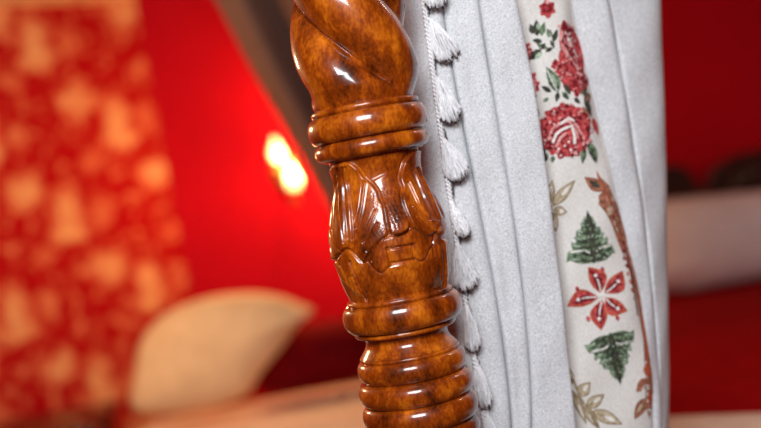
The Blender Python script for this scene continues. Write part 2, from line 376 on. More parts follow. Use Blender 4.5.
def crom(a, b, c, d, t): return .5*(2*b+(c-a)*t+(2*a-5*b+4*c-d)*t*t+(3*b-a-3*c+d)*t**3)
PYS = np.arange(-12, 441, 3.0)
SUB = 7
def key_px(k, y):
    return float(np.polyval(np.polyfit(ROWS, k[0], 3), y))
def curtain_grid():
    kp = [[P(key_px(k, y), y, k[1]) for k in KEYS] for y in PYS]
    rows = []
    for r in kp:
        out = []
        for i in range(len(r)-1):
            a, b, c, d = r[max(i-1, 0)], r[i], r[i+1], r[min(i+2, len(r)-1)]
            for j in range(SUB): out.append(crom(a, b, c, d, j/SUB))
        out.append(r[-1]); rows.append(out)
    # hanging on above and below the part in view, straightening to plumb
    def extend(r0, r1, ztgt, n=36):
        new = []
        for k in range(1, n+1):
            row = []
            for p0, p1 in zip(r0, r1):
                dz = (ztgt-p0.z)*(k/n)**1.5; sl = (p0-p1)/(p0.z-p1.z); Lh = .12
                e = math.copysign(Lh*(1-math.exp(-abs(dz)/Lh)), dz)
                row.append(Vector((p0.x+sl.x*e, p0.y+sl.y*e, p0.z+dz)))
            new.append(row)
        return new
    up = extend(rows[0], rows[1], 2.06); dn = extend(rows[-1], rows[-2], .12)
    G = up[::-1]+rows+dn
    for row in G:                         # slight ripple and a soft crossways crease
        for j, p in enumerate(row):
            p.y += .0012*math.sin(p.z*31+j*.13)+.0008*math.sin(p.z*67-j*.21)
    return G, len(up)
G, NUP = curtain_grid()
NC = len(G[0])
curtain = empty('bed_curtain', (G[-1][NC//2].x, G[-1][NC//2].y, .12))
tag(curtain, 'pale grey linen bed curtain with tassel braid and floral embroidered band behind the post', 'curtain')
def to_local(pts, o): return [Vector(p)-o.location for p in pts]
KA, KB = 15*SUB, 22*SUB                   # columns of the embroidered band
def strip(name, c0, c1, mat):
    vs = [p for row in G for p in row[c0:c1+1]]
    mb = MB(); mb.add(to_local(vs, curtain), grid_faces(len(G), c1-c0+1)); o = mb.build(name, mat, curtain)
    sd = o.modifiers.new('thickness', 'SOLIDIFY'); sd.thickness = .0009; sd.offset = 0
    return o
EMB = noise_mat('cream_band', (.66, .64, .62, 1), (.86, .84, .80, 1), 700, .85, 2, lo=.3, hi=.65, bump=.4, bscale=900, spec=.15, transl=.1)
strip('front_panel', 0, KA, LINEN)
strip('embroidered_band', KA, KB, EMB)['label'] = 'cream band embroidered with roses, leaves and a vine'
strip('rear_panel', KB, NC-1, LINEN)
band_v = [tuple(p) for row in G for p in row[KA:KB+8]]
BVH = BVHTree.FromPolygons(band_v, grid_faces(len(G), KB+8-KA))
front_v = [tuple(p) for row in G for p in row[0:KA]]
FBVH = BVHTree.FromPolygons(front_v, grid_faces(len(G), KA))
def drape(px, py, lift):
    d = ray(px, py).normalized(); h = BVH.ray_cast(CAM, d)
    if h[0] is None: return None
    n = h[1] if h[1].dot(d) < 0 else -h[1]
    return h[0]+n*(.0006+lift)

# embroidery -----------------------------------------------------
def thread(name, c1, c2): return noise_mat(name, c1, c2, 300, .8, 4, lo=.36, hi=.64, bump=.6, bscale=800, spec=.2)
T = [thread('thread_red', srgb(128, 26, 36), srgb(214, 92, 92)), thread('thread_deep_red', srgb(90, 16, 28), srgb(140, 32, 42)), thread('thread_pink', srgb(205, 120, 120), srgb(235, 190, 185)),
     thread('thread_green', srgb(44, 58, 46), srgb(128, 150, 118)), thread('thread_dark_green', srgb(42, 44, 40), srgb(80, 82, 66)), thread('thread_tan', srgb(165, 148, 122), srgb(200, 186, 160)),
     thread('thread_brown', srgb(112, 68, 54), srgb(180, 118, 94)), thread('thread_white', srgb(215, 212, 205), srgb(242, 240, 236)), thread('thread_pale_green', srgb(130, 150, 130), srgb(180, 196, 176)),
     thread('thread_orange', srgb(165, 74, 48), srgb(200, 110, 72)), thread('thread_dark_tan', srgb(110, 90, 64), srgb(150, 130, 100))]
RD, DR, PK, GN, DG, TN, BR, WH, PG, ORG, DT = range(11)
def flecks(e, spots, n, r0=1.6, cols=None):
    for _ in range(n):
        cx_, cy_, rx, ry = rr.choice(spots); a, q, b = rr.random()*2*PI, math.sqrt(rr.random()), rr.random()*2*PI
        x, y = cx_+rx*q*math.cos(a), cy_+ry*q*math.sin(a); l = rr.uniform(2, 4.5)
        e.petal(x, y, x+l*math.cos(b), y+l*math.sin(b), rr.uniform(.5, 1)*r0, rr.choice(cols or [DR, DR, PK, RD, PK, RD]), n=5)
class Emb:
    def __init__(s, name): s.name = name; s.mb = MB(); s.lift = 0
    def poly(s, pts, m, lift=None):
        s.lift += .00002; l = s.lift if lift is None else lift
        # cut the shape fine enough to follow the folds of the cloth
        bm = bmesh.new(); bv = [bm.verts.new((x, y, 0)) for x, y in pts]
        for t in tessellate_polygon([[Vector((x, y, 0)) for x, y in pts]]):
            try: bm.faces.new([bv[i] for i in t])
            except ValueError: pass
        for _ in range(4):
            le = [g for g in bm.edges if g.calc_length() > 5]
            if not le: break
            bmesh.ops.subdivide_edges(bm, edges=le, cuts=1); bmesh.ops.triangulate(bm, faces=[f for f in bm.faces if len(f.verts) > 3])
        bm.verts.index_update()
        ok = {}
        for v in bm.verts:
            q = drape(v.co.x, v.co.y, l)
            if q is not None: ok[v.index] = q
        ids = {k: i for i, k in enumerate(ok)}; top = to_local(ok.values(), curtain); n = len(top)
        low = [v+Vector((0, .0006, 0)) for v in top]
        fs = [tuple(ids[v.index] for v in f.verts) for f in bm.faces if all(v.index in ok for v in f.verts)]
        fs += [(ids[g.verts[0].index], ids[g.verts[1].index], n+ids[g.verts[1].index], n+ids[g.verts[0].index]) for g in bm.edges if g.is_boundary and all(v.index in ok for v in g.verts)]
        bm.free()
        if fs: s.mb.add(top+low, fs, m)
    def petal(s, x0, y0, x1, y1, w, m, skew=0, n=9, pw=.8):
        dx, dy = x1-x0, y1-y0; L = math.hypot(dx, dy)+1e-6; nx, ny = -dy/L, dx/L; a, b = [], []
        for i in range(n+1):
            t = i/n; ww = w*math.sin(PI*min(1, t**pw*.98+.01)); c = skew*math.sin(PI*t)
            a.append((x0+dx*t+nx*(c+ww), y0+dy*t+ny*(c+ww))); b.append((x0+dx*t+nx*(c-ww), y0+dy*t+ny*(c-ww)))
        s.poly(a+b[::-1], m)
    def line(s, pts, w, m):
        a, b = [], []
        for i, (x, y) in enumerate(pts):
            p, q = pts[max(i-1, 0)], pts[min(i+1, len(pts)-1)]; dx, dy = q[0]-p[0], q[1]-p[1]; L = math.hypot(dx, dy)+1e-6
            a.append((x-dy/L*w/2, y+dx/L*w/2)); b.append((x+dy/L*w/2, y-dx/L*w/2))
        s.poly(a+b[::-1], m)
    def ruffle(s, cx, cy, rx, ry, m, k=9, amp=.14, ph=0):
        n = 54; s.poly([(cx+rx*(1+amp*math.cos(k*2*PI*i/n+ph))*math.cos(2*PI*i/n), cy+ry*(1+amp*math.cos(k*2*PI*i/n+ph))*math.sin(2*PI*i/n)) for i in range(n)], m)
    def done(s, label=None):
        o = s.mb.build(s.name, T, curtain, smooth=False)
        if label: o['label'] = label
        return o
rr = random.Random(8)
# small top bud
e = Emb('embroidered_rosebud')
for a in range(0, 360, 60): e.petal(547, 9, 547+9*math.cos(math.radians(a+20)), 9+10*math.sin(math.radians(a+20)), 4.2, RD)
e.ruffle(547, 9, 5, 5, DR, 5); e.ruffle(546, 8, 2.4, 2.4, RD, 5); e.petal(549, 12, 546, 19, 1.8, RD); e.petal(545, 4, 549, 0, 2, PK)
e.done('small red rosebud at the top of the band')
# leafy sprig
e = Emb('embroidered_sprig')
e.line([(536, 42), (540, 49), (553, 48)], 1.3, DG); e.line([(550, 30), (553, 40), (554, 48)], 1.2, DG)
for a in ((537, 36, 536, 20, 4, DG), (533, 34, 530, 24, 3, DG), (541, 36, 544, 22, 3, GN), (538, 30, 538, 22, 2, PG), (542, 42, 532, 40, 2.6, DG), (547, 48, 537, 44, 2, GN), (553, 42, 557, 29, 2.6, DG), (549, 38, 547, 28, 2, GN),
          (541, 50, 529, 60, 4.4, DG), (542, 52, 534, 60, 2.2, PG), (541, 49, 545, 43, 2, DG), (552, 48, 545, 52, 2, DG), (553, 47, 550, 40, 1.6, DG)): e.petal(*a)
e.done('grey green leaf sprig')
# tall rose at the right edge of the band
e = Emb('embroidered_rose')
e.petal(563, 20, 582, 92, 10.5, RD, n=14); e.petal(560, 50, 572, 76, 6, RD); e.ruffle(578, 84, 9, 12, RD, 7); e.ruffle(567, 80, 6, 8, RD, 6)
e.petal(560, 30, 575, 62, 4.5, PK, 1); e.petal(563, 34, 570, 56, 2, DR, 1); e.petal(560, 45, 578, 70, 3.4, PK, -2); e.line([(562, 38), (568, 52), (576, 64)], 1.2, DR)
e.line([(564, 30), (570, 44), (577, 58)], 1.1, WH); e.line([(566, 50), (572, 62), (579, 70)], 1.1, PK); e.petal(569, 50, 572, 58, 2, DR); e.petal(562, 22, 568, 34, 3, DR)
e.line([(562, 70), (570, 75), (580, 78)], 1.3, PK); e.line([(570, 80), (577, 86), (583, 92)], 1.3, DR); e.line([(573, 78), (580, 82), (584, 86)], 1, PK)
for _ in range(26):
    t = rr.random(); x = 562+20*t+rr.uniform(-6, 6); y = 24+68*t+rr.uniform(-3, 3); e.petal(x, y, x+rr.uniform(-3, 3), y+rr.uniform(2, 5), 1.1, rr.choice([DR, DR, PK, RD]))
flecks(e, [(572, 56, 9, 30), (578, 84, 8, 10)], 46)
e.done('tall red rose at the right edge of the band')
e = Emb('embroidered_blossom')
for cx_, cy_ in ((526, 49), (527, 57), (531, 78), (534, 86), (531, 93), (557, 66), (561, 71)):
    e.ruffle(cx_, cy_, 5.4, 6, RD, 5, .22, rr.random()*6); e.ruffle(cx_+.5, cy_, 2.4, 2.4, rr.choice([PK, DR]), 5)
for _ in range(10): x, y = 529+rr.uniform(-2, 9), 80+rr.uniform(-8, 12); e.petal(x, y, x+rr.uniform(-2, 4), y+4, 1.2, rr.choice([RD, PK, DR]))
e.petal(552, 62, 558, 66, 3, RD); flecks(e, [(533, 84, 6, 12), (527, 54, 4, 7), (559, 68, 5, 6)], 26)
e.done('cluster of small red petals')
e = Emb('embroidered_leaf')
e.petal(558, 92, 546, 67, 6, GN, 1, n=12); e.petal(556, 88, 549, 72, 2.2, PG, 1); e.line([(557, 91), (551, 80), (547, 70)], 1, WH); e.petal(551, 92, 541, 86, 2.6, DG); e.petal(548, 98, 543, 102, 2, GN)
e.petal(558, 92, 556, 102, 2.4, DG); e.petal(565, 84, 570, 95, 3, DG); e.petal(562, 92, 569, 100, 2.6, GN)
e.done('single green leaf beside the tall rose')
# large round rose
e = Emb('embroidered_rose')
for i in range(11):
    a = 2*PI*i/11; x, y = 565+18*math.cos(a), 131+19*math.sin(a); e.ruffle(x, y, 8.6, 8.6, RD, 5, .16, i)
e.ruffle(565, 131, 20, 20, RD, 11, .08)
for i in range(46):
    a = rr.random()*2*PI; q = rr.uniform(8, 24); x, y = 565+q*math.cos(a), 131+q*math.sin(a); b = a+rr.uniform(.8, 2.2)
    e.petal(x, y, x+rr.uniform(3, 6)*math.cos(b), y+rr.uniform(3, 6)*math.sin(b), 1.3, rr.choice([DR, DR, DR, PK, RD]))
for pts, w, m in (([(548, 140), (551, 130), (559, 124), (570, 120)], 3, PK), ([(552, 143), (556, 134), (563, 129), (572, 126)], 2.6, WH), ([(556, 146), (560, 138), (566, 133)], 2.4, PK), ([(568, 121), (576, 128), (578, 138)], 3, PK),
                  ([(572, 128), (574, 136), (574, 144)], 2.6, WH), ([(560, 124), (568, 118), (574, 121)], 2.4, WH), ([(550, 136), (557, 128), (566, 123)], 1.2, DR), ([(555, 140), (561, 132), (570, 128)], 1.2, DR), ([(571, 122), (577, 130), (580, 141)], 1.2, DR),
                  ([(566, 134), (569, 140), (567, 146)], 1.4, DR), ([(578, 130), (583, 137), (582, 146)], 2, PK)): e.line(pts, w, m)
for x, y in ((553, 113), (566, 106), (577, 114), (587, 128), (586, 142), (575, 153), (560, 153), (547, 144), (544, 130)): e.ruffle(x, y, 2.2, 2.2, rr.choice([DR, PK, DR]), 5)
for x, y in ((564, 146), (570, 150), (558, 149), (568, 142)): e.ruffle(x, y, 3.2, 3, RD, 5); e.ruffle(x, y, 1.2, 1.2, WH, 5)
flecks(e, [(552, 118, 8, 8), (547, 140, 8, 10), (580, 118, 8, 8), (584, 140, 7, 10), (565, 150, 16, 7), (566, 110, 12, 6)], 60)
e.done('large round red rose with pale centre')
e = Emb('embroidered_foliage')
for a in ((544, 140, 542, 165, 2.5, DG), (546, 153, 543, 164, 3.4, DG), (553, 156, 552, 163, 2.4, GN), (584, 148, 582, 164, 3, GN), (588, 142, 597, 162, 4.2, GN), (590, 150, 596, 164, 2, DG), (582, 106, 590, 128, 3, BR), (584, 96, 591, 118, 2.6, DG), (592, 118, 598, 136, 2.6, RD),
          (585, 92, 589, 102, 3.2, BR), (537, 108, 538, 120, 1.6, DG), (574, 98, 580, 104, 2.2, DG), (580, 88, 588, 98, 2.6, GN)): e.petal(*a)
e.done()
# tan outline leaf spray
def tanleaf(e, x0, y0, x1, y1, w):
    e.petal(x0, y0, x1, y1, w, DT, n=12); e.petal(x0+(x1-x0)*.06, y0+(y1-y0)*.06, x0+(x1-x0)*.92, y0+(y1-y0)*.92, w-1.1, TN, n=12)
    e.line([(x0+(x1-x0)*t, y0+(y1-y0)*t) for t in (.15, .4, .65)], .8, DT); e.petal(x0+(x1-x0)*.4, y0+(y1-y0)*.4, x0+(x1-x0)*.8, y0+(y1-y0)*.8, w*.3, WH)
e = Emb('embroidered_tan_leaves')
tanleaf(e, 552, 206, 575, 180, 5.5); tanleaf(e, 549, 204, 552, 180, 4.5); tanleaf(e, 553, 210, 567, 212, 5); tanleaf(e, 552, 212, 556, 232, 4.4); e.line([(549, 222), (552, 206), (556, 200)], 2, TN)
e.done('tan outlined leaf spray below the round rose')
e = Emb('embroidered_tan_leaves')
tanleaf(e, 572, 384, 566, 364, 4); tanleaf(e, 578, 396, 590, 382, 6.5); tanleaf(e, 586, 408, 604, 394, 6); tanleaf(e, 592, 411, 622, 424, 6.5); tanleaf(e, 580, 402, 600, 430, 4.5); tanleaf(e, 572, 390, 586, 424, 4)
e.line([(572, 378), (580, 398), (590, 414), (598, 428)], 2.4, DT); e.line([(573, 382), (582, 402), (592, 418)], 1, TN)
e.done('tan outlined leaf spray at the bottom of the band')
# vine
e = Emb('embroidered_vine')
e.poly([(596, 170), (599, 176), (603, 180), (609, 186), (612, 195), (617, 205), (620, 216), (625, 232), (628, 248), (632, 262), (636, 278), (640, 296), (643, 318), (647, 340), (650, 362), (652, 376), (653, 392), (651, 410), (649, 419), (646, 410), (645, 395), (646, 380), (644, 362), (643, 340), (639, 316), (636, 296), (631, 278), (626, 262), (620, 248), (616, 238), (612, 226), (606, 214), (600, 206), (599, 196), (603, 190), (600, 184), (597, 177)], BR)
e.petal(603, 191, 584, 177, 6.2, BR, n=12); e.petal(600, 188, 588, 180, 2.4, DG); e.ruffle(604, 200, 6, 8, BR, 5, .1); e.petal(611, 206, 608, 216, 3, TN); e.petal(615, 218, 613, 226, 2, DT)
for t in range(16):
    x, y = 604+1.9*t, 190+5.6*t+t*t*.1; e.petal(x, y, x+1.5+rr.uniform(-1, 1), y+5, 1.1, rr.choice([ORG, TN, PK, DR]))
e.line([(597, 173), (602, 186), (610, 206)], 1.2, ORG); e.line([(622, 240), (629, 270), (634, 296), (637, 316)], 1, DR); e.line([(641, 318), (645, 345), (648, 372)], 2.2, ORG)
e.petal(648, 378, 636, 392, 5.2, BR, n=10); e.petal(647, 384, 641, 392, 2, WH); e.petal(645, 398, 634, 419, 5.2, BR, n=10); e.petal(642, 402, 636, 415, 2, DT); e.petal(649, 388, 650, 408, 2.4, ORG); e.petal(646, 364, 648, 378, 4, ORG); e.petal(641, 404, 637, 412, 1.4, TN)
e.done('brown and orange vine down the right edge of the band')
# fir-like green leaves
def firleaf(name, apex, bl, br, stem, label):
    e = Emb(name); ax, ay = apex; sx, sy = stem
    def lerp(a, b, t): return (a[0]+(b[0]-a[0])*t, a[1]+(b[1]-a[1])*t)
    outl = [apex]; n = 5
    def edge(side, t):
        p = lerp(apex, side, t); c = lerp(apex, stem, .6); k = .22*math.sin(PI*t)**.8; return (p[0]+(p[0]-c[0])*k, p[1]+(p[1]-c[1])*k*.3)
    for i in range(1, n+1):
        p = edge(br, i/n); outl += [lerp(p, stem, .2), p] if i < n else [p]
    outl += [lerp(lerp(br, stem, .5), apex, .13), stem, lerp(lerp(bl, stem, .5), apex, .13)]
    for i in range(n, 0, -1):
        p = edge(bl, i/n); outl += [p, lerp(p, stem, .2)] if i < n else [p]
    e.poly([lerp(p, lerp(apex, stem, .6), -.05) for p in outl], PG); e.poly(outl, GN)
    for side in (bl, br):
        for i in range(1, 8):
            t = i/7.6; mid = lerp(apex, stem, min(1, t*.95+.10)); tip = edge(side, t)
            e.petal(mid[0], mid[1], tip[0], tip[1], 3.6, GN, pw=1); e.petal(*lerp(mid, tip, .05), *lerp(mid, tip, .8), 1.5, DG); e.petal(*lerp(mid, tip, .5), *lerp(mid, tip, .98), .9, PG)
        m = lerp(stem, apex, .16); q = lerp(edge(side, .8), m, .08); e.line([m, lerp(lerp(m, q, .35), apex, .07), lerp(lerp(m, q, .7), apex, .05), q], 1.6, WH)
        m = lerp(stem, apex, .42); e.line([m, lerp(lerp(apex, side, .5), m, .3)], 1.0, PG)
    e.petal(*apex, *stem, 4.2, DG); e.petal(*lerp(stem, apex, .3), *stem, 3.4, DG)
    flecks(e, [(*lerp(stem, apex, .35), 11, 11), (*lerp(stem, apex, .2), 17, 6), (*lerp(stem, apex, .6), 6, 9)], 40, 1.3, [DG, PG, DG, GN])
    e.done(label)
firleaf('embroidered_leaf', (587, 211), (567, 262), (614, 253), (594, 263), 'green pointed leaf above the five petal flower')
firleaf('embroidered_leaf', (620, 384), (585, 345), (633, 330), (610, 333), 'green pointed leaf hanging below the five petal flower')
# five petal flower
e = Emb('embroidered_flower')
C0 = (602, 296)
for tx, ty, w, sk in ((588, 267, 8, 4), (622, 271, 8, 4), (627, 311, 7.6, 4), (601, 330, 7.8, 3), (567, 306, 7.6, 4)):
    bx, by = C0[0]+(tx-C0[0])*.12, C0[1]+(ty-C0[1])*.12
    e.petal(bx, by, tx, ty, w+1, ORG, sk, n=14, pw=.95); e.petal(bx, by, bx+(tx-bx)*.95, by+(ty-by)*.95, w-.8, RD, sk, n=14, pw=.95)
    e.petal(bx+(tx-bx)*.1, by+(ty-by)*.1, bx+(tx-bx)*.8, by+(ty-by)*.8, w*.45, DR, sk-1.2, n=12); e.line([(bx+(tx-bx)*t-(ty-by)/30*sk*math.sin(PI*t)*.8, by+(ty-by)*t+(tx-bx)/30*sk*math.sin(PI*t)*.8) for t in (.05, .2, .35, .5)], 1.5, WH)
    x, y = bx+(tx-bx)*.62-(ty-by)/30*sk*.8, by+(ty-by)*.62+(tx-bx)/30*sk*.8; e.ruffle(x, y, 1.8, 1.8, WH, 4, .1)
e.ruffle(C0[0], C0[1], 3, 3, WH, 5, .3)
for x, y in ((602, 270), (622, 287), (617, 318), (588, 319), (577, 289)): e.petal(x-1, y-3, x+1, y+3, 2, RD)
e.done('red five petal flower with white dots')

# braid and tassels ----------------------------------------------
def fdrape(px, py, lift):
    d = ray(px, py).normalized(); h = FBVH.ray_cast(CAM, d)
    if h[0] is None: return P(px, py, .957)
    return h[0]-d*lift
def braid_px(y): return float(np.polyval(np.polyfit([0, 30, 70, 110, 165, 215, 270, 330, 400, 428], [423.5, 426.5, 432, 438, 445.5, 452, 460.5, 469.5, 480.5, 485], 3), y))
cz = [fdrape(braid_px(y)+.8, y, .0022) for y in np.arange(-12, 441, 2.0)]
# carry the braid on along the cloth edge above and below
jcol = 2*SUB
cz = [G[i][jcol]+Vector((0, -.0022, 0)) for i in range(0, NUP-1)]+cz+[G[i][jcol]+Vector((0, -.0022, 0)) for i in range(NUP+len(PYS)+1, len(G))]
path = [cz[0]]
for p in cz[1:]:
    n = max(1, int((p-path[-1]).length/.0012)); q0 = path[-1]
    for k in range(1, n+1): path.append(q0+(p-q0)*(k/n))
br = MB()
for strand in range(2):
    pts = []; acc = 0
    for i, p in enumerate(path):
        if i: acc += (p-path[i-1]).length
        a = acc/.0078*2*PI+strand*PI
        pts.append(p-curtain.location+Vector((.0017*math.cos(a)-.0004, .0014*math.sin(a)-.0014, 0)))
    tube(br, pts, .00135, 6)
tr = br.build('braid', TRIM, curtain); tr['label'] = 'twisted white braid along the curtain edge'
stt = MB(); acc = 0; pts = []
for i, p in enumerate(path):
    if i: acc += (p-path[i-1]).length
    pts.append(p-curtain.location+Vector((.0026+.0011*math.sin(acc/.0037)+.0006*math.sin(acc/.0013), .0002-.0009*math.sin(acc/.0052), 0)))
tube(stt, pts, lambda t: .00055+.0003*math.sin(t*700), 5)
stt.build('gap_shade', SHADE, curtain)['label'] = 'dark cord drawn as the shade in the gaps beside the braid'  # wavy dark cord put in for the shaded gaps next to the braid
def tassel(tx, ty, bx, by, w, nth=70, sd=0):
    r = random.Random(sd)
    root_p = fdrape(tx, ty, .004); end_p = fdrape(bx, by, .011)
    dn = (end_p-root_p); L = dn.length; ax = dn.normalized(); side = ax.cross(Vector((0, 1, 0))).normalized(); fw = Vector((0, -1, 0))
    knot = MB(); sphere(knot, root_p-curtain.location, .0026, 14, 9, sc=(1, 1, 1.25))
    tube(knot, [p-curtain.location for p in (fdrape(braid_px(ty-5)+1, ty-5, .003), fdrape(tx-1, ty-2, .005), root_p)], .0011, 5)
    head = knot.build('tassel', TRIM, curtain); head['label'] = 'white thread tassel hanging from the braid'
    m1 = MB(); m2 = MB(); wm = w*.00092/2
    for k in range(nth):
        u = (2*(k+.5)/nth-1); u = max(-1.1, min(1.1, u+r.uniform(-.1, .1))); dep = r.uniform(-.3, 1)*math.sqrt(max(0, 1-u*u))
        ln = 1-.16*u*u+r.uniform(-.09, .05)
        pts = []
        b1, b2, f1 = r.uniform(-.0011, .0011), r.uniform(-.0005, .0005), r.uniform(0, 6)
        for i in range(13):
            t = i/12*ln; sp = .2+.8*math.sin(min(1, t*1.02)*PI/2)**1.1
            p = root_p+ax*(L*t)+side*(u*wm*sp+b1*math.sin(t*4.5)+b2*math.sin(t*15+f1))+fw*(dep*.0042*(.4+.6*sp)+.0026*math.sin(t*PI)+b2*math.cos(t*13+f1))
            pts.append(p-curtain.location)
        tube(m1, pts, .00048, 4)
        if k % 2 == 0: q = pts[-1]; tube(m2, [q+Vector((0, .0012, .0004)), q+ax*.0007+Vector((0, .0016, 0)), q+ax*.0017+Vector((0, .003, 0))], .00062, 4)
    m1.build('skirt', TRIM, head)
    m2.build('tip_shadows', SHADE, head)['label'] = 'dark brown threads drawn as the shadow under the tassel'  # dark threads modelled in place of the shadow under each tuft
for i, a in enumerate(((426, -34, 438, 7, 24), (432, 22, 450, 60, 26), (438, 80, 453, 121, 22), (445, 142, 460, 179, 25), (452, 204, 465, 236, 14), (458, 246, 467, 290, 25), (467, 308, 474, 350, 16), (476, 362, 486, 407, 16), (487, 414, 495, 452, 17))):
    tassel(*a, sd=i)

# ------------------------------------------------------------------ far drape
YD = 2.35
def drape_far():
    top = 2.1; rows = []; n = 60
    A = [P(212, -6, YD), P(252, 70, YD), P(297, 150, YD), P(345, 235, YD), P(385, 300, YD)]
    d0 = (A[1]-A[0]); up = A[0]-d0*((top-A[0].z)/(-d0.z))*-1 if False else A[0]+d0*((top-A[0].z)/d0.z)
    left = [up]+A+[P(398, 330, YD)]
    left.append(Vector((left[-1].x, YD, .80)))
    right = [Vector((P(470, 60, YD).x, YD, p.z)) for p in left]
    m = MB(); vs = []; nc = 90
    zs = np.linspace(top, .80, n)
    lz = [p.z for p in left]; lxs = [p.x for p in left]
    for z in zs:
        xl = float(np.interp(z, lz[::-1], lxs[::-1])); xr = right[0].x
        for j in range(nc):
            u = j/(nc-1); am = .035*min(1, (xr-xl)/.25)
            vs.append((xl+(xr-xl)*u, YD+am*math.cos(u*PI*9)+.012*math.sin(u*23+z*3), z))
    m.add(vs, grid_faces(n, nc)); return m
dm = drape_far()
fo = dm.build('gathered_drape', TAUPE); tag(fo, 'blurred taupe bed drape drawn back diagonally behind the post', 'drape')
sd_ = fo.modifiers.new('thickness', 'SOLIDIFY'); sd_.thickness = .003

# ------------------------------------------------------------------ wall lamp
lp1, lp2 = P(277, 153, 3.10), P(293, 180, 3.06)
lamp = empty('wall_lamp', (lp1.x, 3.28, lp1.z-.05)); tag(lamp, 'glowing brass wall lamp with two frosted bulbs on the red wall', 'lamp')
lo = lamp.location
m = MB(); sphere(m, (0, 0, 0), .045, 24, 12, sc=(1, .35, 1.4)); m.build('backplate', BRASS, lamp)
for k, (p, r) in enumerate(((lp1, .021), (lp2, .024))):
    q = p-lo; a = MB(); tube(a, [(0, -.01, 0), (q.x*.4, q.y*.5, q.z-.08), (q.x, q.y, q.z-.07), (q.x, q.y, q.z-.03)], .005, 8); lathe(a, [(.012, q.z-.035), (.016, q.z-.03), (.012, q.z-.022)], 20, c=(q.x, q.y))
    arm = a.build('arm', BRASS, lamp)
    b = MB(); lathe(b, [(r*(.25+.75*math.sin(PI*min(.97, t+.12)))*(1-.35*t*t), q.z+.045-.072*(1-t)) for t in [i/16 for i in range(17)]][::-1], 24, c=(q.x, q.y)); b.build('bulb', BULB, lamp)

# ------------------------------------------------------------------ soft furnishings
def cushion_outline(name, outline, Y, th, mat, label, cat, lean=0.0, zfloor=None):
    # a stuffed cushion with the given outline standing at distance Y
    pts = [P(x, y, Y) for x, y in outline]; c = sum(pts, Vector())/len(pts)
    n = len(pts)*6; op = []
    L = len(pts)
    for i in range(L):
        a, b, d, e = pts[i-1], pts[i], pts[(i+1) % L], pts[(i+2) % L]
        op += [crom(a, b, d, e, j/6) for j in range(6)]
    if zfloor is not None:
        for p in op: p.z = max(p.z, zfloor+.004)
    zmin = min(p.z for p in op)
    vs = []; nr = 14
    for sgn in (-1, 1):
        for k in range(nr):
            rho = k/(nr-1)
            for p in op:
                q = c+(p-c)*rho; t = th*(1-rho**2.4)**.75
                vs.append(Vector((q.x, Y+sgn*t+(q.z-zmin)*lean, q.z)))
    base = Vector((c.x, Y, zmin)); vs = [v-base for v in vs]
    fs = []
    for sidx in (0, 1):
        off = sidx*nr*n
        for k in range(nr-1):
            for j in range(n): fs.append((off+k*n+j, off+k*n+(j+1) % n, off+(k+1)*n+(j+1) % n, off+(k+1)*n+j))
    mb = MB(); mb.add(vs, fs); o = mb.build(name, mat); o.location = base
    bm = bmesh.new(); bm.from_mesh(o.data); bmesh.ops.remove_doubles(bm, verts=bm.verts, dist=1e-5); bmesh.ops.recalc_face_normals(bm, faces=bm.faces); bm.to_mesh(o.data); bm.free()
    tag(o, label, cat); return o
def slab(name, x0, x1, y0, y1, z0, z1, mat, parent, r=.05):
    mb = MB(); box(mb, (x0, y0, z0), (x1, y1, z1)); o = mb.build(name, mat, parent, smooth=True); bevel(o, r, 6); return o

# daybed on the left
yd = 2.95; zd = P(265, 398, yd).z
xl = P(140, 420, yd).x; xr = -.02
day = empty('daybed', ((xl+xr)/2, 2.5, 0)); tag(day, 'low beige covered daybed against the red wall left of the post', 'daybed')
hx = (xr-xl)/2
slab('seat_cushion', -hx, hx, -.55, .48, zd-.20, zd, BEIGE, day, .06)
slab('base', -hx+.02, hx-.02, -.52, .46, .10, zd-.20, MAROON, day, .02)
for sx in (-1, 1):
    for y in (-.46, .40):
        mb = MB(); lathe(mb, [(.025, .10), (.03, .07), (.016, 0)], 20, c=(sx*(hx-.07), y)); mb.build('leg', DARKWOOD, day)
cushion_outline('bolster_cushion', [(262, 392), (268, 352), (292, 330), (322, 322), (360, 318), (392, 322), (400, 350), (398, 372), (330, 386)], 2.80, .06, MAROON, 'dark maroon cushion on the daybed behind the beige pillow', 'cushion', lean=.15, zfloor=zd)
cushion_outline('pillow', [(134, 412), (133, 372), (140, 340), (165, 314), (205, 299), (245, 294), (278, 297), (300, 305), (314, 312), (298, 326), (284, 345), (262, 372), (244, 396), (200, 410)], 2.62, .07, PILLOW, 'plump beige pillow leaning on the daybed below the wall lamp', 'pillow', lean=.1, zfloor=zd)

# night table in the corner behind the daybed
nz_ = P(118, 404, 2.75); nt_ = empty('night_table', (xl-.205, 2.68, 0)); tag(nt_, 'dark wooden night table between the damask wall and the daybed', 'table')
hz = nz_.z
slab('top', -.19, .19, -.15, .15, hz-.03, hz, DARKWOOD, nt_, .008); slab('cabinet', -.17, .17, -.13, .13, .08, hz-.03, DARKWOOD, nt_, .004)
dr = slab('drawer', -.15, .15, -.145, -.128, hz-.19, hz-.06, DARKWOOD, nt_, .004); mb = MB(); sphere(mb, (0, -.155, hz-.125), .014, 16, 10); mb.build('knob', BRASS, dr)
for sx in (-1, 1):
    for sy in (-1, 1): slab('leg', sx*.15-.02, sx*.15+.02, sy*.11-.02, sy*.11+.02, 0, .08, DARKWOOD, nt_, .004)

